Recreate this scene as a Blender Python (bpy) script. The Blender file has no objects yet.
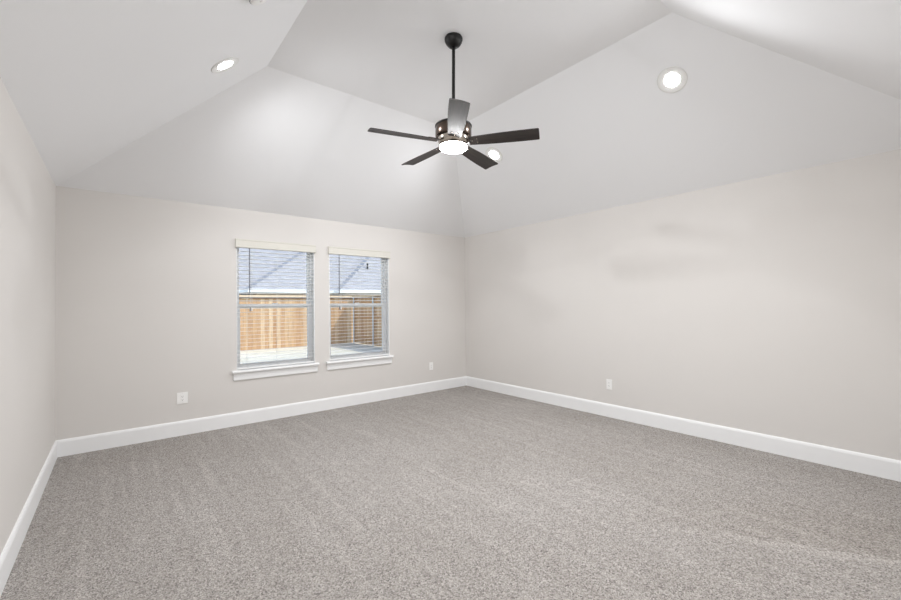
import bpy, bmesh, math, random
from mathutils import Vector, Matrix

C = bpy.context.scene.collection
S = bpy.context.scene
random.seed(7)

# ------------------------------------------------------------------ room sizes
XL, XR, YF, YB, H = -0.438, 4.4585, -0.148, 5.093, 2.44
HF = 3.439                                             # flat part of the vaulted ceiling
FX0, FX1, FY0, FY1 = 1.0114, 3.125, 1.256, 3.762       # its outline
GZ = -0.23                                             # ground outside

# ------------------------------------------------------------------ camera
YAW, PITCH, ROLL, FPX = 0.6824, 0.0136, -0.0103, 408.8
cam = bpy.data.objects.new('camera', bpy.data.cameras.new('camera')); C.objects.link(cam)
cam.data.sensor_width = 36.0
cam.data.lens = FPX * 36.0 / 901.0
cam.data.clip_start = 0.02
right = Vector((math.cos(YAW), -math.sin(YAW), 0))
fwd = Vector((math.sin(YAW)*math.cos(PITCH), math.cos(YAW)*math.cos(PITCH), math.sin(PITCH)))
up = right.cross(fwd)
r2 = right*math.cos(ROLL) + up*math.sin(ROLL)
u2 = -right*math.sin(ROLL) + up*math.cos(ROLL)
m3 = Matrix((r2, u2, -fwd)).transposed()
cam.matrix_world = Matrix.Translation((0, 0, 1.3291)) @ m3.to_4x4()
cam.data.shift_y = (299.27 - 300.0) / 901.0
S.camera = cam

# ------------------------------------------------------------------ sky, sun, exposure
LAMP = 55.0         # radiance of the recessed lenses
BEAM = 80.0         # watts of each recessed light's beam
FANL = 62.0         # radiance of the fan's diffuser
w = bpy.data.worlds.new('sky'); S.world = w; w.use_nodes = True
nt = w.node_tree; nt.nodes.clear()
sky = nt.nodes.new('ShaderNodeTexSky'); sky.sky_type = 'NISHITA'
sky.sun_disc = False; sky.sun_elevation = math.radians(51); sky.sun_rotation = math.radians(130)
bgn = nt.nodes.new('ShaderNodeBackground'); bgn.inputs['Strength'].default_value = 0.36
wo = nt.nodes.new('ShaderNodeOutputWorld')
nt.links.new(sky.outputs[0], bgn.inputs[0]); nt.links.new(bgn.outputs[0], wo.inputs[0])
sun = bpy.data.objects.new('sun', bpy.data.lights.new('sun', 'SUN')); C.objects.link(sun)
sun.data.energy = 3.0; sun.data.angle = math.radians(0.6); sun.data.color = (1.0, 0.95, 0.87)
sun.rotation_euler = Vector((1.0, -0.8, 1.6)).to_track_quat('Z', 'Y').to_euler()
sun.location = (12, -6, 16)
vs = S.view_settings
S.display_settings.display_device = 'sRGB'
vs.view_transform = 'Standard'; vs.look = 'None'; vs.gamma = 1.0; vs.use_curve_mapping = False
vs.exposure = 0.0

# ------------------------------------------------------------------ materials
def srgb(r, g, b):
    f = lambda c: (c/255/12.92) if c/255 <= 0.04045 else ((c/255+0.055)/1.055)**2.4
    return (f(r), f(g), f(b), 1.0)

class NT:
    def __init__(s, name):
        s.m = bpy.data.materials.new(name); s.m.use_nodes = True
        s.t = s.m.node_tree; s.b = s.t.nodes['Principled BSDF']; s.out = s.t.nodes['Material Output']
    def n(s, typ, **kw):
        nd = s.t.nodes.new(typ)
        for k, v in kw.items():
            if k in nd.inputs: nd.inputs[k].default_value = v
            else: setattr(nd, k, v)
        return nd
    def l(s, a, b): s.t.links.new(a, b)
    def coord(s, scale=(1, 1, 1), rot=(0, 0, 0)):
        tc = s.n('ShaderNodeTexCoord'); mp = s.n('ShaderNodeMapping')
        mp.inputs['Scale'].default_value = scale; mp.inputs['Rotation'].default_value = rot
        s.l(tc.outputs['Object'], mp.inputs['Vector']); return mp.outputs[0]
    def ramp(s, fac, stops):
        r = s.n('ShaderNodeValToRGB'); e = r.color_ramp.elements
        while len(e) < len(stops): e.new(0.5)
        for el, (p, c) in zip(e, stops): el.position = p; el.color = c
        s.l(fac, r.inputs[0]); return r.outputs[0]
    def mix(s, fac, a, b, blend='MIX'):
        mx = s.n('ShaderNodeMix', data_type='RGBA', blend_type=blend)
        for sock, v in ((mx.inputs[0], fac), (mx.inputs[6], a), (mx.inputs[7], b)):
            if hasattr(v, 'is_linked'): s.l(v, sock)
            else: sock.default_value = v
        return mx.outputs[2]
    def bump(s, h, strength, dist=0.01):
        bp = s.n('ShaderNodeBump'); bp.inputs['Strength'].default_value = strength
        bp.inputs['Distance'].default_value = dist
        s.l(h, bp.inputs['Height']); s.l(bp.outputs[0], s.b.inputs['Normal'])

def plain(name, col, rough=0.5, metal=0.0, var=0.03, nscale=8.0, bump=0.0, bscale=60.0):
    k = NT(name); v = k.coord()
    nz = k.n('ShaderNodeTexNoise', Scale=nscale, Detail=3.0); k.l(v, nz.inputs['Vector'])
    lo = tuple(c*(1-var) for c in col[:3])+(1,); hi = tuple(min(1, c*(1+var)) for c in col[:3])+(1,)
    k.l(k.ramp(nz.outputs['Fac'], [(0.3, lo), (0.7, hi)]), k.b.inputs['Base Color'])
    k.b.inputs['Roughness'].default_value = rough; k.b.inputs['Metallic'].default_value = metal
    if bump:
        n2 = k.n('ShaderNodeTexNoise', Scale=bscale, Detail=4.0); k.l(v, n2.inputs['Vector'])
        k.bump(n2.outputs['Fac'], bump, 0.004)
    return k.m

M = {}
M['wall'] = plain('wall_paint', srgb(224, 220, 216), 0.75, var=0.008, nscale=1.5, bump=0.05, bscale=70)
M['ceiling'] = plain('ceiling_paint', srgb(243, 243, 244), 0.85, var=0.006, nscale=1.2, bump=0.06, bscale=60)
M['trim'] = plain('white_trim', srgb(248, 248, 248), 0.4, var=0.006)
M['vinyl'] = plain('white_vinyl', srgb(248, 249, 250), 0.35, var=0.005)
M['blind'] = plain('white_blind', srgb(246, 246, 245), 0.45, var=0.006)
M['valance'] = plain('cream_valance', srgb(222, 219, 210), 0.5, var=0.006)
M['cord'] = plain('blind_cord', srgb(225, 224, 220), 0.8)
M['wand'] = plain('grey_wand', srgb(120, 122, 128), 0.3)
M['plate'] = plain('outlet_plastic', srgb(250, 249, 247), 0.35, var=0.004)
M['slot'] = plain('dark_slot', srgb(60, 58, 56), 0.6)
M['lamptrim'] = plain('lamp_trim', srgb(228, 227, 224), 0.5, var=0.004)
M['black'] = plain('black_metal', srgb(16, 15, 14), 0.42, metal=0.3, var=0.1)
M['bronze'] = plain('dark_bronze', srgb(96, 84, 76), 0.22, metal=1.0, var=0.08)
M['nickel'] = plain('bright_nickel', srgb(178, 170, 160), 0.16, metal=1.0, var=0.04)

def emit(name, col, strength):
    k = NT(name); k.b.inputs['Base Color'].default_value = (0.9, 0.9, 0.9, 1)
    k.b.inputs['Emission Color'].default_value = col; k.b.inputs['Emission Strength'].default_value = strength
    return k.m
M['lens'] = emit('lit_lens', (0.97, 0.98, 1.0, 1), LAMP)
M['fanlens'] = emit('lit_fan_diffuser', (0.97, 0.975, 0.98, 1), FANL)

def carpet():
    k = NT('grey_carpet'); v = k.coord()
    n1 = k.n('ShaderNodeTexNoise', Scale=200.0, Detail=3.0, Roughness=0.8); k.l(v, n1.inputs['Vector'])
    vo = k.n('ShaderNodeTexVoronoi', Scale=165.0, Randomness=1.0); k.l(v, vo.inputs['Vector'])
    sp = k.n('ShaderNodeSeparateColor'); k.l(vo.outputs['Color'], sp.inputs[0])
    n2 = k.n('ShaderNodeTexNoise', Scale=30.0, Detail=2.0); k.l(v, n2.inputs['Vector'])
    c = k.ramp(sp.outputs[0], [(0.0, srgb(66, 61, 57)), (0.12, srgb(112, 106, 101)), (0.26, srgb(158, 152, 146)), (0.7, srgb(182, 176, 170)), (1.0, srgb(226, 220, 214))])
    c = k.mix(0.40, c, k.ramp(n1.outputs['Fac'], [(0.37, srgb(96, 90, 85)), (0.48, srgb(156, 150, 145)), (0.63, srgb(220, 214, 208))]))
    c = k.mix(0.06, c, k.ramp(n2.outputs['Fac'], [(0.3, srgb(134, 130, 127)), (0.7, srgb(182, 178, 175))]))
    # brushed lanes of pile and footmarks
    lv = k.coord((6.5, 0.30, 1), (0, 0, 0.06))
    n3 = k.n('ShaderNodeTexNoise', Scale=2.4, Detail=2.0, Roughness=0.55); k.l(lv, n3.inputs['Vector'])
    lane = k.ramp(n3.outputs['Fac'], [(0.36, (0.99, 0.99, 0.995, 1)), (0.56, (1.03, 1.035, 1.045, 1)), (0.70, (1.13, 1.135, 1.145, 1))])
    n4 = k.n('ShaderNodeTexNoise', Scale=0.9, Detail=3.0); k.l(v, n4.inputs['Vector'])
    patch = k.ramp(n4.outputs['Fac'], [(0.35, (0.96, 0.955, 0.95, 1)), (0.65, (1.03, 1.03, 1.035, 1))])
    # edge left by the last pass of the vacuum cleaner at the right: pile lies light on one side, dark on the other
    ax, ay, bx, by = 2.50, 1.20, 3.09, 0.205
    ln = math.hypot(bx-ax, by-ay); nx, ny = -(by-ay)/ln, (bx-ax)/ln
    sx = k.n('ShaderNodeSeparateXYZ'); k.l(v, sx.inputs[0])
    def lin(a_, b_, c_):
        m1 = k.n('ShaderNodeMath', operation='MULTIPLY_ADD'); k.l(sx.outputs[0], m1.inputs[0]); m1.inputs[1].default_value = a_; m1.inputs[2].default_value = c_
        m2 = k.n('ShaderNodeMath', operation='MULTIPLY_ADD'); k.l(sx.outputs[1], m2.inputs[0]); m2.inputs[1].default_value = b_; k.l(m1.outputs[0], m2.inputs[2])
        return m2.outputs[0]
    dist = lin(nx*0.5, ny*0.5, 0.5-0.5*(nx*ax+ny*ay))          # 0.5 on the edge, 1 one metre to its right
    e = k.ramp(dist, [(0.0, (1, 1, 1, 1)), (0.44, (1.0, 1.0, 1.0, 1)), (0.492, (1.13, 1.13, 1.13, 1)), (0.512, (0.95, 0.94, 0.925, 1)), (0.66, (0.94, 0.93, 0.915, 1)), (0.9, (1, 1, 1, 1))])
    fd = k.n('ShaderNodeMapRange', interpolation_type='SMOOTHSTEP'); k.l(lin(0, 1, 0), fd.inputs[0])
    for i_, vv in ((1, 0.5), (2, 1.5), (3, 1.0), (4, 0.0)): fd.inputs[i_].default_value = vv
    c = k.mix(fd.outputs[0], c, k.mix(1.0, c, e, 'MULTIPLY'))
    c = k.mix(1.0, c, lane, 'MULTIPLY'); c = k.mix(1.0, c, patch, 'MULTIPLY')
    k.l(c, k.b.inputs['Base Color'])
    k.b.inputs['Roughness'].default_value = 1.0; k.b.inputs['Specular IOR Level'].default_value = 0.05
    ad = k.n('ShaderNodeMath', operation='ADD'); k.l(n1.outputs['Fac'], ad.inputs[0]); k.l(vo.outputs['Distance'], ad.inputs[1])
    k.bump(ad.outputs[0], 0.5, 0.015)
    return k.m
M['carpet'] = carpet()

def wood_dark():
    k = NT('dark_walnut'); v = k.coord((3, 60, 20))
    nz = k.n('ShaderNodeTexNoise', Scale=1.5, Detail=5.0, Roughness=0.6); k.l(v, nz.inputs['Vector'])
    k.l(k.ramp(nz.outputs['Fac'], [(0.3, srgb(27, 22, 20)), (0.7, srgb(56, 46, 41))]), k.b.inputs['Base Color'])
    k.b.inputs['Roughness'].default_value = 0.48
    return k.m
M['blade'] = wood_dark()

def cedar():
    k = NT('cedar_boards'); v = k.coord((1, 1, 1))
    geo = k.n('ShaderNodeNewGeometry')
    base = k.ramp(geo.outputs['Random Per Island'], [(0.0, srgb(196, 154, 112)), (0.5, srgb(214, 176, 134)), (1.0, srgb(228, 198, 160))])
    nv = k.coord((14, 14, 1.2))
    nz = k.n('ShaderNodeTexNoise', Scale=1.4, Detail=5.0); k.l(nv, nz.inputs['Vector'])
    g = k.ramp(nz.outputs['Fac'], [(0.3, (0.78, 0.72, 0.68, 1)), (0.65, (1.05, 1.05, 1.05, 1))])
    k.l(k.mix(1.0, base, g, 'MULTIPLY'), k.b.inputs['Base Color'])
    k.b.inputs['Roughness'].default_value = 0.8
    return k.m
M['cedar'] = cedar()
M['railwood'] = plain('cedar_rail', srgb(196, 152, 108), 0.8, var=0.1, nscale=6)
M['capwood'] = plain('weathered_cap', srgb(226, 200, 168), 0.8, var=0.06, nscale=6)
M['capshade'] = plain('cap_shadow_brown', srgb(112, 80, 58), 0.8, var=0.08)  # brown that stands for the shadow line below the fence cap
M['eave'] = plain('grey_eave_paint', srgb(150, 150, 142), 0.7)
M['galv'] = plain('galvanized_steel', srgb(205, 210, 216), 0.35, metal=0.5, var=0.03)

def shingles():
    k = NT('grey_shingles'); v = k.coord()
    br = k.n('ShaderNodeTexBrick'); br.offset = 0.5
    br.inputs['Scale'].default_value = 1.0; br.inputs['Brick Width'].default_value = 0.33; br.inputs['Row Height'].default_value = 0.14
    br.inputs['Mortar Size'].default_value = 0.008
    br.inputs['Color1'].default_value = srgb(164, 161, 162); br.inputs['Color2'].default_value = srgb(182, 179, 180)
    br.inputs['Mortar'].default_value = srgb(130, 128, 130)
    cv = k.n('ShaderNodeUVMap'); k.l(cv.outputs[0], br.inputs['Vector'])
    nz = k.n('ShaderNodeTexNoise', Scale=22.0, Detail=4.0); k.l(v, nz.inputs['Vector'])
    g = k.ramp(nz.outputs['Fac'], [(0.3, (0.86, 0.86, 0.87, 1)), (0.7, (1.06, 1.06, 1.06, 1))])
    k.l(k.mix(1.0, br.outputs['Color'], g, 'MULTIPLY'), k.b.inputs['Base Color'])
    k.b.inputs['Roughness'].default_value = 0.9
    return k.m
M['shingle'] = shingles()

def ground():
    k = NT('dormant_lawn'); v = k.coord()
    nz = k.n('ShaderNodeTexNoise', Scale=3.0, Detail=6.0, Roughness=0.7); k.l(v, nz.inputs['Vector'])
    k.l(k.ramp(nz.outputs['Fac'], [(0.3, srgb(196, 190, 168)), (0.7, srgb(226, 221, 206))]), k.b.inputs['Base Color'])
    k.b.inputs['Roughness'].default_value = 0.95
    return k.m
M['ground'] = ground()
def brick():
    k = NT('tan_brick'); v = k.coord((1, 1, 1), (math.pi/2, 0, 0))
    br = k.n('ShaderNodeTexBrick'); k.l(v, br.inputs['Vector'])
    br.inputs['Scale'].default_value = 4.0
    br.inputs['Color1'].default_value = srgb(168, 150, 132); br.inputs['Color2'].default_value = srgb(150, 130, 112)
    br.inputs['Mortar'].default_value = srgb(200, 194, 184)
    k.l(br.outputs['Color'], k.b.inputs['Base Color']); k.b.inputs['Roughness'].default_value = 0.9
    return k.m
M['brick'] = brick()

def glass():
    k = NT('window_glass'); k.t.nodes.remove(k.b)
    tr = k.n('ShaderNodeBsdfTransparent'); tr.inputs[0].default_value = (0.96, 0.98, 0.975, 1)
    gl = k.n('ShaderNodeBsdfGlossy', Roughness=0.02)
    lw = k.n('ShaderNodeFresnel', IOR=1.35)
    mx = k.n('ShaderNodeMixShader')
    k.l(lw.outputs[0], mx.inputs[0]); k.l(tr.outputs[0], mx.inputs[1]); k.l(gl.outputs[0], mx.inputs[2])
    k.l(mx.outputs[0], k.out.inputs['Surface'])
    return k.m
M['glass'] = glass()

# ------------------------------------------------------------------ mesh helpers
def box(bm, x0, x1, y0, y1, z0, z1, mat=None, bevel=0.0):
    vs_ = [bm.verts.new(p) for p in ((x0,y0,z0),(x1,y0,z0),(x1,y1,z0),(x0,y1,z0),(x0,y0,z1),(x1,y0,z1),(x1,y1,z1),(x0,y1,z1))]
    fs = [bm.faces.new([vs_[i] for i in q]) for q in ((3,2,1,0),(4,5,6,7),(0,1,5,4),(1,2,6,5),(2,3,7,6),(3,0,4,7))]
    if bevel:
        es = {e for f in fs for e in f.edges}
        r = bmesh.ops.bevel(bm, geom=list(es), offset=bevel, segments=2, affect='EDGES', profile=0.5)
        vs_ = list({v for v in r['verts']} | {v for v in vs_ if v.is_valid})
    if mat is not None:
        for v in vs_:
            if v.is_valid: v.co = mat @ v.co
    return vs_

def tube(bm, p0, p1, r, seg=12, r1=None):
    p0, p1 = Vector(p0), Vector(p1); d = p1-p0; q = d.to_track_quat('Z', 'Y')
    r1 = r if r1 is None else r1
    a = [bm.verts.new(p0 + q @ Vector((r*math.cos(t), r*math.sin(t), 0))) for t in [2*math.pi*i/seg for i in range(seg)]]
    b = [bm.verts.new(p1 + q @ Vector((r1*math.cos(t), r1*math.sin(t), 0))) for t in [2*math.pi*i/seg for i in range(seg)]]
    for i in range(seg): bm.faces.new((a[i], a[(i+1)%seg], b[(i+1)%seg], b[i]))
    bm.faces.new(a[::-1]); bm.faces.new(b)

def lathe(bm, prof, seg=40):
    """prof = [(radius, z)...]; closed with caps where radius is 0"""
    rings = []
    for r, z in prof:
        if r < 1e-6: rings.append([bm.verts.new((0, 0, z))])
        else: rings.append([bm.verts.new((r*math.cos(2*math.pi*i/seg), r*math.sin(2*math.pi*i/seg), z)) for i in range(seg)])
    for a, b in zip(rings, rings[1:]):
        for i in range(seg):
            j = (i+1) % seg
            if len(a) == 1 and len(b) == 1: break
            if len(a) == 1: bm.faces.new((a[0], b[j], b[i]))
            elif len(b) == 1: bm.faces.new((a[i], a[j], b[0]))
            else: bm.faces.new((a[i], a[j], b[j], b[i]))

def prism(bm, poly, axis, a0, a1):
    """extrude the polygon of (u, v) along axis 'x' or 'y'"""
    mk = (lambda u, v, a: (a, u, v)) if axis == 'x' else (lambda u, v, a: (u, a, v))
    A = [bm.verts.new(mk(u, v, a0)) for u, v in poly]; B = [bm.verts.new(mk(u, v, a1)) for u, v in poly]
    n = len(poly)
    for i in range(n): bm.faces.new((A[i], A[(i+1)%n], B[(i+1)%n], B[i]))
    bm.faces.new(A[::-1]); bm.faces.new(B)

def obj(name, bm, mat, parent=None, smooth=False, loc=None):
    bmesh.ops.recalc_face_normals(bm, faces=bm.faces[:])
    me = bpy.data.meshes.new(name); bm.to_mesh(me); bm.free()
    me.materials.append(mat)
    if smooth:
        me.polygons.foreach_set('use_smooth', [True]*len(me.polygons)); me.set_sharp_from_angle(angle=math.radians(35))
    o = bpy.data.objects.new(name, me); C.objects.link(o)
    if parent is not None: o.parent = parent
    if loc is not None: o.location = loc
    return o

def thing(name, label, cat, loc=(0, 0, 0), rot=None, group=None):
    o = bpy.data.objects.new(name, None); C.objects.link(o); o.location = loc
    o.empty_display_size = 0.1
    if rot is not None: o.rotation_euler = rot
    o['label'] = label; o['category'] = cat
    if group: o['group'] = group
    return o

def struct(name, bm, mat, label=None, parent=None, smooth=False):
    o = obj(name, bm, mat, parent, smooth)
    if parent is None:
        o['kind'] = 'structure'
        if label: o['label'] = label
    return o

def copy_thing(root, loc=None, rot=None, label=None):
    r = root.copy(); C.objects.link(r)
    if loc is not None: r.location = loc
    if rot is not None: r.rotation_euler = rot
    if label: r['label'] = label
    for ch in list(root.children):
        c = ch.copy(); C.objects.link(c); c.parent = r
        for g in list(ch.children):
            d = g.copy(); C.objects.link(d); d.parent = c
    return r

# ------------------------------------------------------------------ room shell
T = 0.16
bm = bmesh.new(); box(bm, XL-T, XR+T, YF-T, YB+T, -0.10, 0.0)
struct('floor', bm, M['carpet'], 'grey-beige cut pile carpet covering the whole floor')

# window openings in the far wall
WZ0, WZ1 = 0.612, 2.085
WIN = ((1.033, 1.925), (2.118, 3.006))
def wall_with_holes(x0, x1, z0, z1, y0, y1, holes):
    bm = bmesh.new()
    xs = sorted({x0, x1} | {v for h in holes for v in h[:2]}); zs = sorted({z0, z1} | {v for h in holes for v in h[2:]})
    inside = lambda cx, cz: any(h[0] < cx < h[1] and h[2] < cz < h[3] for h in holes)
    cache = {}
    def V(x, y, z):
        k = (round(x, 5), round(y, 5), round(z, 5))
        if k not in cache: cache[k] = bm.verts.new(k)
        return cache[k]
    solid = lambda i, j: 0 <= i < len(xs)-1 and 0 <= j < len(zs)-1 and not inside((xs[i]+xs[i+1])/2, (zs[j]+zs[j+1])/2)
    for i in range(len(xs)-1):
        for j in range(len(zs)-1):
            if not solid(i, j): continue
            a, b, c, d = xs[i], xs[i+1], zs[j], zs[j+1]
            bm.faces.new((V(a,y0,c), V(b,y0,c), V(b,y0,d), V(a,y0,d)))
            bm.faces.new((V(a,y1,c), V(a,y1,d), V(b,y1,d), V(b,y1,c)))
            if not solid(i-1, j): bm.faces.new((V(a,y0,c), V(a,y0,d), V(a,y1,d), V(a,y1,c)))
            if not solid(i+1, j): bm.faces.new((V(b,y0,c), V(b,y1,c), V(b,y1,d), V(b,y0,d)))
            if not solid(i, j-1): bm.faces.new((V(a,y0,c), V(a,y1,c), V(b,y1,c), V(b,y0,c)))
            if not solid(i, j+1): bm.faces.new((V(a,y0,d), V(b,y0,d), V(b,y1,d), V(a,y1,d)))
    return bm
WT = H + 0.16
struct('wall_back', wall_with_holes(XL-T, XR+T, 0, WT, YB, YB+T, [(a, b, WZ0, WZ1) for a, b in WIN]), M['wall'], 'pale greige far wall with two windows')
bm = bmesh.new(); box(bm, XL-T, XL, YF, YB, 0, WT); struct('wall_left', bm, M['wall'], 'pale greige wall at the left')
bm = bmesh.new(); box(bm, XR, XR+T, YF, YB, 0, WT); struct('wall_right', bm, M['wall'], 'pale greige wall at the right')
bm = bmesh.new(); box(bm, XL-T, XR+T, YF-T, YF, 0, WT); struct('wall_front', bm, M['wall'], 'pale greige wall behind the camera')

# hipped, vaulted ceiling: four slopes rising to a flat middle, with real thickness
bm = bmesh.new()
def hip(dz, grow):
    o = [bm.verts.new(p) for p in ((XL-grow,YF-grow,H+dz),(XR+grow,YF-grow,H+dz),(XR+grow,YB+grow,H+dz),(XL-grow,YB+grow,H+dz))]
    i = [bm.verts.new(p) for p in ((FX0,FY0,HF+dz),(FX1,FY0,HF+dz),(FX1,FY1,HF+dz),(FX0,FY1,HF+dz))]
    for k in range(4):
        j = (k+1) % 4; bm.faces.new((o[k], o[j], i[j], i[k]))
    bm.faces.new(i); return o
lo = hip(0, 0); hi = hip(0.14, 0.0)
for k in range(4):
    j = (k+1) % 4; bm.faces.new((lo[k], lo[j], hi[j], hi[k]))
struct('ceiling', bm, M['ceiling'], 'white vaulted ceiling with four slopes rising to a flat middle')

# baseboards: flat board with eased top
BH, BT = 0.151, 0.016
prof = [(0, 0), (BT, 0), (BT, BH-0.022), (BT-0.004, BH-0.008), (BT-0.009, BH), (0, BH)]
bm = bmesh.new(); prism(bm, [(YB-u, v) for u, v in prof], 'x', XL, XR); struct('baseboard_back', bm, M['trim'], 'white baseboard along the far wall')
bm = bmesh.new(); prism(bm, [(XL+u, v) for u, v in prof], 'y', YF, YB-BT); struct('baseboard_left', bm, M['trim'], 'white baseboard along the left wall')
bm = bmesh.new(); prism(bm, [(XR-u, v) for u, v in prof], 'y', YF, YB-BT); struct('baseboard_right', bm, M['trim'], 'white baseboard along the right wall')
bm = bmesh.new(); prism(bm, [(YF+u, v) for u, v in prof], 'x', XL+BT, XR-BT); struct('baseboard_front', bm, M['trim'], 'white baseboard along the wall behind the camera')

# windows: single-hung white vinyl units, sashes, panes, stool and apron
def window(n, x0, x1, where):
    fy0, fy1 = YB+0.082, YB+0.150
    bm = bmesh.new(); f = 0.030
    box(bm, x0, x0+f, fy0, fy1, WZ0, WZ1); box(bm, x1-f, x1, fy0, fy1, WZ0, WZ1)
    box(bm, x0+f, x1-f, fy0, fy1, WZ1-f, WZ1); box(bm, x0+f, x1-f, fy0, fy1, WZ0, WZ0+f)
    wn = struct('window_%d' % n, bm, M['vinyl'], 'single-hung white window, %s' % where)
    mid = 1.337
    def sash(name, z0, z1, ya, yb, s, top, bot):
        bm = bmesh.new()
        a, b = x0+f, x1-f
        box(bm, a, a+s, ya, yb, z0, z1); box(bm, b-s, b, ya, yb, z0, z1)
        box(bm, a+s, b-s, ya, yb, z1-top, z1); box(bm, a+s, b-s, ya, yb, z0, z0+bot)
        o = obj(name, bm, M['vinyl'], wn)
        bm = bmesh.new(); ym = (ya+yb)/2
        box(bm, a+s-0.004, b-s+0.004, ym-0.003, ym+0.003, z0+bot-0.004, z1-top+0.004)
        obj('pane', bm, M['glass'], o)
        return o
    sash('upper_sash', mid-0.02, WZ1-f, YB+0.120, YB+0.144, 0.022, 0.026, 0.030)
    lo_ = sash('lower_sash', WZ0+f, mid+0.026, YB+0.092, YB+0.118, 0.026, 0.036, 0.032)
    bm = bmesh.new(); cx = (x0+x1)/2
    box(bm, cx-0.03, cx+0.03, YB+0.098, YB+0.116, mid+0.026, mid+0.036)
    obj('sash_lock', bm, M['vinyl'], lo_)
    # white painted linings of the opening
    for xa, xb in ((x0, x0+0.006), (x1-0.006, x1)):
        bm = bmesh.new(); box(bm, xa, xb, YB-0.001, fy0, WZ0+0.004, WZ1); obj('jamb_lining', bm, M['trim'], wn)
    bm = bmesh.new(); box(bm, x0+0.006, x1-0.006, YB-0.001, fy0, WZ1-0.006, WZ1); obj('head_lining', bm, M['trim'], wn)
    # stool with a rounded nose and ears past the opening, apron under it
    bm = bmesh.new(); zt = WZ0+0.004; zb = zt-0.030
    nose = [(YB, zb), (YB-0.040, zb), (YB-0.047, zb+0.006), (YB-0.050, zb+0.015), (YB-0.047, zt-0.006), (YB-0.040, zt), (YB, zt)]
    prism(bm, nose, 'x', x0-0.050, x1+0.040)
    box(bm, x0+0.001, x1-0.001, YB, fy0, zt-0.004, zt)
    obj('window_stool', bm, M['trim'], wn)
    bm = bmesh.new()
    ap = [(YB, zb-0.082), (YB-0.014, zb-0.082), (YB-0.018, zb-0.074), (YB-0.018, zb-0.002), (YB, zb-0.002)]
    prism(bm, ap, 'x', x0-0.036, x1+0.028)
    obj('window_apron', bm, M['trim'], wn)
window(1, *WIN[0], 'left of the pair in the far wall')
window(2, *WIN[1], 'right of the pair in the far wall')

# ------------------------------------------------------------------ blinds
def make_blind(x0, x1, label):
    t = thing('window_blind', label, 'blind', (x0, YB, WZ1), group='blinds in the two windows')
    W = x1-x0; top = 0.014; 
    # valance board closing the top of the opening, with its two returns
    bm = bmesh.new()
    vp = [(-0.030, -0.080), (-0.026, -0.084), (-0.018, -0.084), (-0.018, top), (-0.030, top), (-0.034, top-0.008), (-0.030, top-0.018), (-0.030, -0.068), (-0.033, -0.074)]
    prism(bm, vp, 'x', -0.012, W+0.010)
    box(bm, -0.012, -0.002, -0.018, -0.0005, -0.084, top); box(bm, W+0.001, W+0.010, -0.018, -0.0005, -0.084, top)
    obj('valance', bm, M['valance'], t)
    bm = bmesh.new(); box(bm, 0.009, W-0.009, 0.004, 0.058, -0.045, -0.007, bevel=0.002)
    obj('headrail', bm, M['blind'], t)
    bot = -(WZ1-WZ0) + 0.010; pitch = 0.0437
    bm = bmesh.new(); z = -0.075; R = Matrix.Rotation(math.radians(-4), 4, 'X')
    zs = []
    while z > bot+0.045:
        mt = Matrix.Translation((0, 0.032, z)) @ R
        # slightly crowned faux wood slat
        pts = [(-0.025, -0.0012), (0, -0.0004), (0.025, -0.0012), (0.025, 0.0014), (0, 0.0024), (-0.025, 0.0014)]
        A = [bm.verts.new(mt @ Vector((0.009, u, v))) for u, v in pts]; B = [bm.verts.new(mt @ Vector((W-0.009, u, v))) for u, v in pts]
        for i in range(6): bm.faces.new((A[i], A[(i+1) % 6], B[(i+1) % 6], B[i]))
        bm.faces.new(A[::-1]); bm.faces.new(B)
        zs.append(z); z -= pitch
    obj('slats', bm, M['blind'], t)
    bm = bmesh.new(); box(bm, 0.009, W-0.009, 0.007, 0.057, bot, bot+0.016, bevel=0.003)
    obj('bottom_rail', bm, M['blind'], t)
    bm = bmesh.new()
    for fx in (0.13, 0.5, 0.87):
        for dy in (0.0055, 0.0585):
            tube(bm, (fx*W, dy, -0.045), (fx*W, dy, bot+0.008), 0.0009, 6)
    obj('ladder_cords', bm, M['cord'], t)
    wx = 0.136
    bm = bmesh.new(); tube(bm, (wx, -0.006, -0.052), (wx, -0.006, -0.600), 0.0058, 8)
    wd = obj('tilt_wand', bm, M['wand'], t)
    bm = bmesh.new()
    tube(bm, (wx+0.024, -0.004, -0.05), (wx+0.024, -0.004, -0.765), 0.0022, 6)
    tube(bm, (wx+0.006, -0.004, -0.05), (wx+0.006, -0.004, -0.765), 0.0016, 6)
    cd = obj('lift_cord', bm, M['cord'], t)
    bm = bmesh.new(); tube(bm, (wx+0.006, -0.004, -0.762), (wx+0.006, -0.004, -0.805), 0.005, 10, 0.009); obj('tassel', bm, M['wand'], cd)
    bm = bmesh.new(); tube(bm, (wx+0.024, -0.004, -0.762), (wx+0.024, -0.004, -0.800), 0.004, 10, 0.008); obj('tassel', bm, M['blind'], cd)
    return t
make_blind(*WIN[0], 'open white slatted blind in the left window, lit fence behind it')
make_blind(*WIN[1], 'open white slatted blind in the right window, shaded fence corner behind it')

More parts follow.
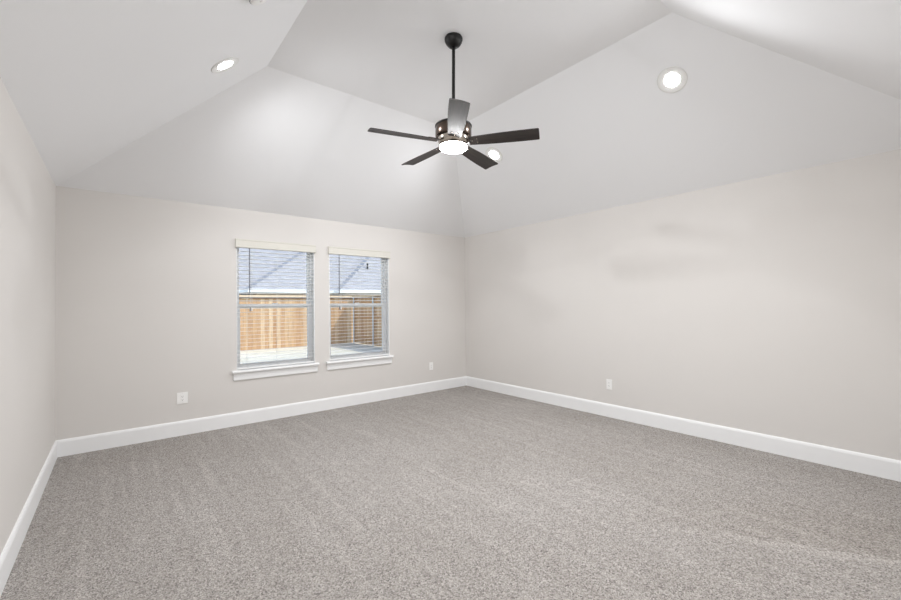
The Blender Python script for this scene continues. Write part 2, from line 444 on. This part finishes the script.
# ------------------------------------------------------------------ recessed ceiling lights on the slopes
def make_can(label, loc, nrm):
    t = thing('recessed_light', label, 'ceiling light', loc, Vector((-nrm[0], -nrm[1], -nrm[2])).to_track_quat('Z', 'Y').to_euler(), 'recessed lights in the ceiling slopes')
    # local +Z points into the room after flipping, so build with -Z as the hidden side
    bm = bmesh.new()
    lathe(bm, [(0.113, 0.0), (0.113, 0.003), (0.109, 0.006), (0.100, 0.006), (0.060, 0.0025), (0.059, 0.0), (0.113, 0.0)], 48)
    obj('trim_ring', bm, M['lamptrim'], t, smooth=True)
    bm = bmesh.new()
    lathe(bm, [(0.0, 0.011), (0.025, 0.0103), (0.042, 0.008), (0.053, 0.0045), (0.0585, 0.0012), (0.0, 0.0012)], 40)
    obj('lens', bm, M['lens'], t, smooth=True)
    ld = bpy.data.lights.new('beam', 'SPOT'); ld.energy = BEAM; ld.color = (0.96, 0.98, 1.0)
    ld.spot_size = math.radians(176); ld.spot_blend = 1.0; ld.shadow_soft_size = 0.055
    lo_ = bpy.data.objects.new('beam', ld); C.objects.link(lo_); lo_.parent = t
    lo_.location = (0, 0, 0.07); lo_.rotation_euler = (math.pi, 0, 0)
    return t
mR = (HF-H)/(XR-FX1); mL = (HF-H)/(FX0-XL)
nR = Vector((mR, 0, 1)).normalized(); nL = Vector((-mL, 0, 1)).normalized()
zR = lambda x: H+(XR-x)*mR
zL = lambda x: H+(x-XL)*mL
can = make_can('round lit recessed light on the right ceiling slope, nearest the ridge corner at upper right', (3.512, 1.421, zR(3.512)), nR)
copy_thing(can, (3.527, 3.477, zR(3.527)), label='round lit recessed light seen just past the fan blade tip')
qL = Vector((-nL[0], -nL[1], -nL[2])).to_track_quat('Z', 'Y').to_euler()
copy_thing(can, (0.631, 3.475, zL(0.631)), qL, label='round lit recessed light on the left ceiling slope')
copy_thing(can, (0.631, 1.421, zL(0.631)), qL, label='round lit recessed light on the left slope, out of frame overhead')

mF = (HF-H)/(FY0-YF); nF = Vector((0, -mF, 1)).normalized()
qF = Vector((-nF[0], -nF[1], -nF[2])).to_track_quat('Z', 'Y').to_euler()
for x, lab in ((2.40, 'added fill light on the near slope, out of frame right of the camera'),):
    copy_thing(can, (x, 0.45, H+(0.45-YF)*mF), qF, label=lab)  # extra unseen fixture, added to brighten the near walls from the front

# smoke detector on the left slope
sd = thing('smoke_detector', 'white round smoke detector on the left ceiling slope at the top edge', 'smoke detector', (0.634, 2.565, zL(0.634)), qL)
bm = bmesh.new(); lathe(bm, [(0, 0), (0.070, 0), (0.072, 0.004), (0.070, 0.012), (0, 0.012)], 40); obj('base_plate', bm, M['plate'], sd, True)
bm = bmesh.new(); lathe(bm, [(0, 0.012), (0.060, 0.012), (0.062, 0.018), (0.058, 0.030), (0.048, 0.038), (0.020, 0.041), (0, 0.041)], 40)
cover = obj('cover', bm, M['plate'], sd, True)
bm = bmesh.new()
for i in range(20):
    a = 2*math.pi*i/20
    box(bm, -0.006, 0.006, -0.001, 0.001, 0.0, 0.008, Matrix.Rotation(a, 4, 'Z') @ Matrix.Translation((0, -0.0612, 0.018)))
obj('vent_slots', bm, M['wand'], cover)
bm = bmesh.new(); lathe(bm, [(0, 0.0405), (0.009, 0.0405), (0.009, 0.043), (0, 0.0435)], 16); obj('test_button', bm, M['lamptrim'], cover, True)

# ------------------------------------------------------------------ ceiling fan
FXC, FYC = 2.054, 2.4556
ZB = 2.593
fan = thing('ceiling_fan', 'dark five-bladed ceiling fan on a long black downrod with a lit round lamp', 'ceiling fan', (FXC, FYC, HF), Matrix.Rotation(0.012, 3, Vector((0.63, 0.776, 0))).to_euler())
L = lambda z: z-HF
bm = bmesh.new()
lathe(bm, [(0, L(HF)), (0.066, L(HF)), (0.0705, L(HF)-0.006), (0.0715, L(HF)-0.018), (0.068, L(HF)-0.034), (0.058, L(HF)-0.052), (0.044, L(HF)-0.068), (0.032, L(HF)-0.077), (0.022, L(HF)-0.080), (0, L(HF)-0.080)], 40)
obj('canopy', bm, M['black'], fan, True)
bm = bmesh.new(); tube(bm, (0, 0, L(HF)-0.075), (0, 0, L(2.77)), 0.0127, 20); obj('downrod', bm, M['black'], fan, True)
bm = bmesh.new(); lathe(bm, [(0, L(2.80)), (0.020, L(2.80)), (0.028, L(2.79)), (0.030, L(2.750)), (0, L(2.750))], 28); obj('rod_collar', bm, M['black'], fan, True)
# drum housing with a rolled dark rim
bm = bmesh.new()
lathe(bm, [(0, L(2.756)), (0.055, L(2.756)), (0.118, L(2.746)), (0.138, L(2.737)), (0.142, L(2.731)), (0.142, L(2.655)), (0.139, L(2.648)), (0.126, L(2.642)), (0, L(2.642))], 56)
housing = obj('motor_housing', bm, M['bronze'], fan, True)
bm = bmesh.new(); lathe(bm, [(0.1425, L(2.738)), (0.1455, L(2.734)), (0.1455, L(2.727)), (0.1425, L(2.723)), (0.1415, L(2.730)), (0.1425, L(2.738))], 56)
obj('rim_band', bm, M['black'], housing, True)
# flywheel dish below the drum, then the lamp holder
bm = bmesh.new(); lathe(bm, [(0, L(2.641)), (0.122, L(2.641)), (0.124, L(2.634)), (0.119, L(2.606)), (0.110, L(2.590)), (0, L(2.590))], 56)
obj('switch_housing', bm, M['nickel'], fan, True)
bm = bmesh.new(); lathe(bm, [(0, L(2.5895)), (0.113, L(2.5895)), (0.116, L(2.585)), (0.116, L(2.575)), (0.110, L(2.572)), (0, L(2.572))], 56)
kit = obj('light_kit', bm, M['nickel'], fan, True)
bm = bmesh.new(); lathe(bm, [(0.109, L(2.5715)), (0.108, L(2.562)), (0.098, L(2.552)), (0.072, L(2.545)), (0.036, L(2.542)), (0, L(2.541))], 48)
lathe(bm, [(0, L(2.5715)), (0.109, L(2.5715))], 48)
bmesh.ops.remove_doubles(bm, verts=bm.verts[:], dist=1e-5)
lens = obj('diffuser', bm, M['fanlens'], kit, True); lens['label'] = 'glowing white round diffuser'

def blade_mesh():
    bm = bmesh.new()
    R0, R1 = 0.125, 0.662; n = 22; th = 0.0055
    def halfw(s):
        base = 0.050 + 0.018*math.sin(min(1, s*1.25)*math.pi/2)
        return base
    top, bot = [], []
    outline = []
    for i in range(n+1):
        s = i/n; x = R0+(R1-R0)*s; outline.append((x, halfw(s)))
    # gently rounded tip corners
    e = outline.pop(); c = 0.010
    for k in range(5):
        a = math.pi/2*(1-k/4.0); outline.append((R1-c+c*math.cos(a), e[1]-c+c*math.sin(a)))
    left = outline; rightside = [(x, -y) for x, y in outline]
    nrow = len(left)
    vt = [[bm.verts.new((x, yy*f, th/2+0.004*(1-f*f))) for f in (1, .5, 0, -.5, -1)] for x, yy in left]
    vb = [[bm.verts.new((x, yy*f, -th/2+0.004*(1-f*f))) for f in (1, .5, 0, -.5, -1)] for x, yy in left]
    for i in range(nrow-1):
        for j in range(4):
            bm.faces.new((vt[i][j], vt[i+1][j], vt[i+1][j+1], vt[i][j+1])); bm.faces.new((vb[i][j], vb[i][j+1], vb[i+1][j+1], vb[i+1][j]))
        for j in (0, 4): bm.faces.new((vt[i][j], vb[i][j], vb[i+1][j], vt[i+1][j]))
    for i in (0, nrow-1):
        for j in range(4): bm.faces.new((vt[i][j], vt[i][j+1], vb[i][j+1], vb[i][j]))
    return bm
def iron_mesh():
    bm = bmesh.new()
    box(bm, 0.105, 0.150, -0.020, 0.020, 0.0045, 0.0115, bevel=0.002)
    box(bm, 0.145, 0.215, -0.030, 0.030, 0.0075, 0.0115, bevel=0.0015)
    return bm
SCREWS = ((0.150, 0.0), (0.190, 0.022), (0.190, -0.022))
def screw_mesh():
    bm = bmesh.new()
    bmesh.ops.create_uvsphere(bm, u_segments=12, v_segments=6, radius=0.0062, matrix=Matrix.Diagonal((1, 1, 0.5, 1)))
    return bm
first = None
for k in range(5):
    ang = math.radians(18.0 + 72*k)
    rot = (Matrix.Rotation(ang, 4, 'Z') @ Matrix.Rotation(math.radians(-12), 4, 'X')).to_euler()
    if first is None:
        b = obj('blade', blade_mesh(), M['blade'], fan, True, (0, 0, L(ZB+0.012))); b.rotation_euler = rot
        i_ = obj('blade_iron', iron_mesh(), M['nickel'], b)
        for sx, sy in SCREWS: obj('screw', screw_mesh(), M['nickel'], b, True, (sx, sy, -0.0015))
        first = b
    else:
        c = first.copy(); C.objects.link(c); c.rotation_euler = rot
        for ch in list(first.children):
            d = ch.copy(); C.objects.link(d); d.parent = c

# ------------------------------------------------------------------ outlets
def make_outlet(label, loc, rz, wide=0.070):
    t = thing('wall_outlet', label, 'outlet', loc, (0, 0, rz), 'white outlets low on the walls')
    # local: plate in XZ, facing -Y
    bm = bmesh.new(); box(bm, -wide/2, wide/2, -0.0065, 0, -0.0585, 0.0585, bevel=0.0022); pl = obj('cover_plate', bm, M['plate'], t)
    offs = (0,) if wide < 0.1 else (-0.023, 0.023)
    for ox in offs:
        bm = bmesh.new(); box(bm, ox-0.0168, ox+0.0168, -0.0085, -0.006, -0.034, 0.034, bevel=0.001); rc = obj('receptacle', bm, M['plate'], t)
        bm = bmesh.new()
        for dz in (0.017, -0.017):
            box(bm, ox-0.0075, ox-0.0052, -0.0088, -0.0080, dz-0.002, dz+0.006); box(bm, ox+0.0052, ox+0.0075, -0.0088, -0.0080, dz-0.001, dz+0.006)
            tube(bm, (ox, -0.0080, dz-0.0075), (ox, -0.0088, dz-0.0075), 0.0026, 10)
        obj('slots', bm, M['slot'], rc)
    for ox in offs:
        for dz in (0.048, -0.048):
            bm = bmesh.new(); tube(bm, (ox, -0.006, dz), (ox, -0.0074, dz), 0.0032, 10); obj('screw', bm, M['lamptrim'], pl)
    return t
o1 = make_outlet('wide white outlet plate on the far wall left of the windows', (0.519, YB, 0.386), 0, 0.096)
o2 = make_outlet('small white outlet on the far wall right of the windows', (3.738, YB, 0.388), 0)
copy_thing(o2, (XR, 2.556, 0.380), (0, 0, -math.pi/2), 'small white outlet on the right wall')

# ------------------------------------------------------------------ outside: yard, cedar fence, the neighbour's house
bm = bmesh.new(); box(bm, -18, 40, YB+T+0.001, 60, GZ-0.3, GZ)
gr = struct('ground', bm, M['ground'], 'pale dormant lawn outside the windows')

FY, FXR = 15.90, 7.66
def fence_panel(length, h, rng, bw=0.14):
    bm = bmesh.new(); x = 0
    while x < length:
        wd = min(bw-0.004, length-x)
        box(bm, x, x+wd, -0.009+rng.uniform(-.002, .002), 0.009, 0.02, h+rng.uniform(-.004, .004)); x += bw
    return bm
def make_fence(label, loc, rz, length, h, posts, rails_front):
    t = thing('cedar_fence', label, 'fence', loc, (0, 0, rz))
    obj('board_panel', fence_panel(length, h-0.07, random.Random(3)), M['cedar'], t)
    bm = bmesh.new(); box(bm, 0, length, -0.085, 0.085, h-0.012, h+0.060); obj('cap_rail', bm, M['capwood'], t)
    bm = bmesh.new(); box(bm, 0, length, -0.062, 0.062, h-0.062, h-0.0125); obj('cap_shadow_strip', bm, M['capshade'], t)['label'] = 'dark brown strip painted as shade under the cap'  # dark strip put in to draw the cap's shade on the boards
    sy = -1 if rails_front else 1
    for z in (0.25, h*0.55, h-0.24):
        bm = bmesh.new(); box(bm, 0, length, min(sy*0.011, sy*0.049), max(sy*0.011, sy*0.049), z, z+0.085); obj('rail', bm, M['railwood'], t)
    for x in posts:
        bm = bmesh.new(); tube(bm, (x, sy*0.080, 0), (x, sy*0.080, h-0.02), 0.030, 14); lathe_p = bm
        obj('post', bm, M['galv'], t, True)
    return t
FHT = 1.92
make_fence('sunlit cedar board fence across the back of the yard', (-16.0, FY, GZ), 0, FXR+16.0, FHT, (), False)
make_fence('shaded cedar fence along the side of the yard with steel posts', (FXR, FY-0.095, GZ), -math.pi/2, 10.2, FHT, (0.09, 1.75, 3.7, 6.1, 8.5), True)

# neighbour's house: eave jogs forward twice, so two narrow hip faces turn away from the sun
hs = thing('neighbour_house', 'neighbouring house with grey shingle roof and white gutter beyond the fence', 'house', (0, 0, GZ))
EY, EZ, SL, J = 24.85, 2.28, 0.62, 0.75
X1, X2 = 5.35, 10.05
XA, XB, RUN = -10.0, 34.0, 9.0
bm = bmesh.new(); uvl = bm.loops.layers.uv.new('UVMap')
def rf(pts, facing):
    vs_ = [bm.verts.new((x, y, z-GZ)) for x, y, z in pts]; f = bm.faces.new(vs_)
    k = math.sqrt(1+SL*SL)
    for lp in f.loops:
        x, y, z = lp.vert.co
        lp[uvl].uv = (x, y*k) if facing == 'y' else (y, x*k)
zt = EZ + SL*RUN
def zy(y, y0): return EZ + SL*(y-y0)
Y0, Y1, Y2 = EY, EY-1.6, EY-1.6-J
r0 = RUN
rf([(XA, Y0, EZ), (X1, Y0, EZ), (X1+r0, Y0+r0, zt), (XA, Y0+r0, zt)], 'y')
rf([(X1, Y0, EZ), (X1, Y1, EZ), (X1+r0, Y1+r0, zt), (X1+r0, Y0+r0, zt)], 'x')
rf([(X1, Y1, EZ), (X2, Y1, EZ), (X2+r0, Y1+r0, zt), (X1+r0, Y1+r0, zt)], 'y')
rf([(X2, Y1, EZ), (X2, Y2, EZ), (X2+r0, Y2+r0, zt), (X2+r0, Y1+r0, zt)], 'x')
rf([(X2, Y2, EZ), (XB, Y2, EZ), (XB, Y2+r0, zt), (X2+r0, Y2+r0, zt)], 'y')
# far slope down to a far eave
back = [(XA, Y0+r0), (X1+r0, Y0+r0), (X1+r0, Y1+r0), (X2+r0, Y1+r0), (X2+r0, Y2+r0), (XB, Y2+r0)]
rf([(x, y, zt) for x, y in back] + [(XB, EY+2*RUN, EZ), (XA, EY+2*RUN, EZ)], 'y')
bmesh.ops.remove_doubles(bm, verts=bm.verts[:], dist=1e-4)
roof = obj('roof', bm, M['shingle'], hs)
def along(name, mat, off, za, zb, dep):
    bm = bmesh.new()
    box(bm, XA, X1, Y0+off, Y0+off+dep, za-GZ, zb-GZ)
    box(bm, X1+off, X1+off+dep, Y1+off+dep, Y0+off, za-GZ, zb-GZ)
    box(bm, X1+off, X2, Y1+off, Y1+off+dep, za-GZ, zb-GZ)
    box(bm, X2+off, X2+off+dep, Y2+off+dep, Y1+off, za-GZ, zb-GZ)
    box(bm, X2+off, XB, Y2+off, Y2+off+dep, za-GZ, zb-GZ)
    return obj(name, bm, mat, hs)
along('gutter', M['vinyl'], -0.12, EZ-0.18, EZ-0.005, 0.12)
along('fascia', M['eave'], 0.0, EZ-0.22, EZ-0.01, 0.03)
along('soffit', M['eave'], 0.03, EZ-0.22, EZ-0.20, 0.45)
along('wall', M['brick'], 0.45, GZ, EZ-0.20, 0.2)
bm = bmesh.new(); px, py = 13.1, Y2+2.5
tube(bm, (px, py, zy(py, Y2)-0.1-GZ), (px, py, zy(py, Y2)+0.42-GZ), 0.06, 14)
obj('vent_pipe', bm, M['black'], roof, True)
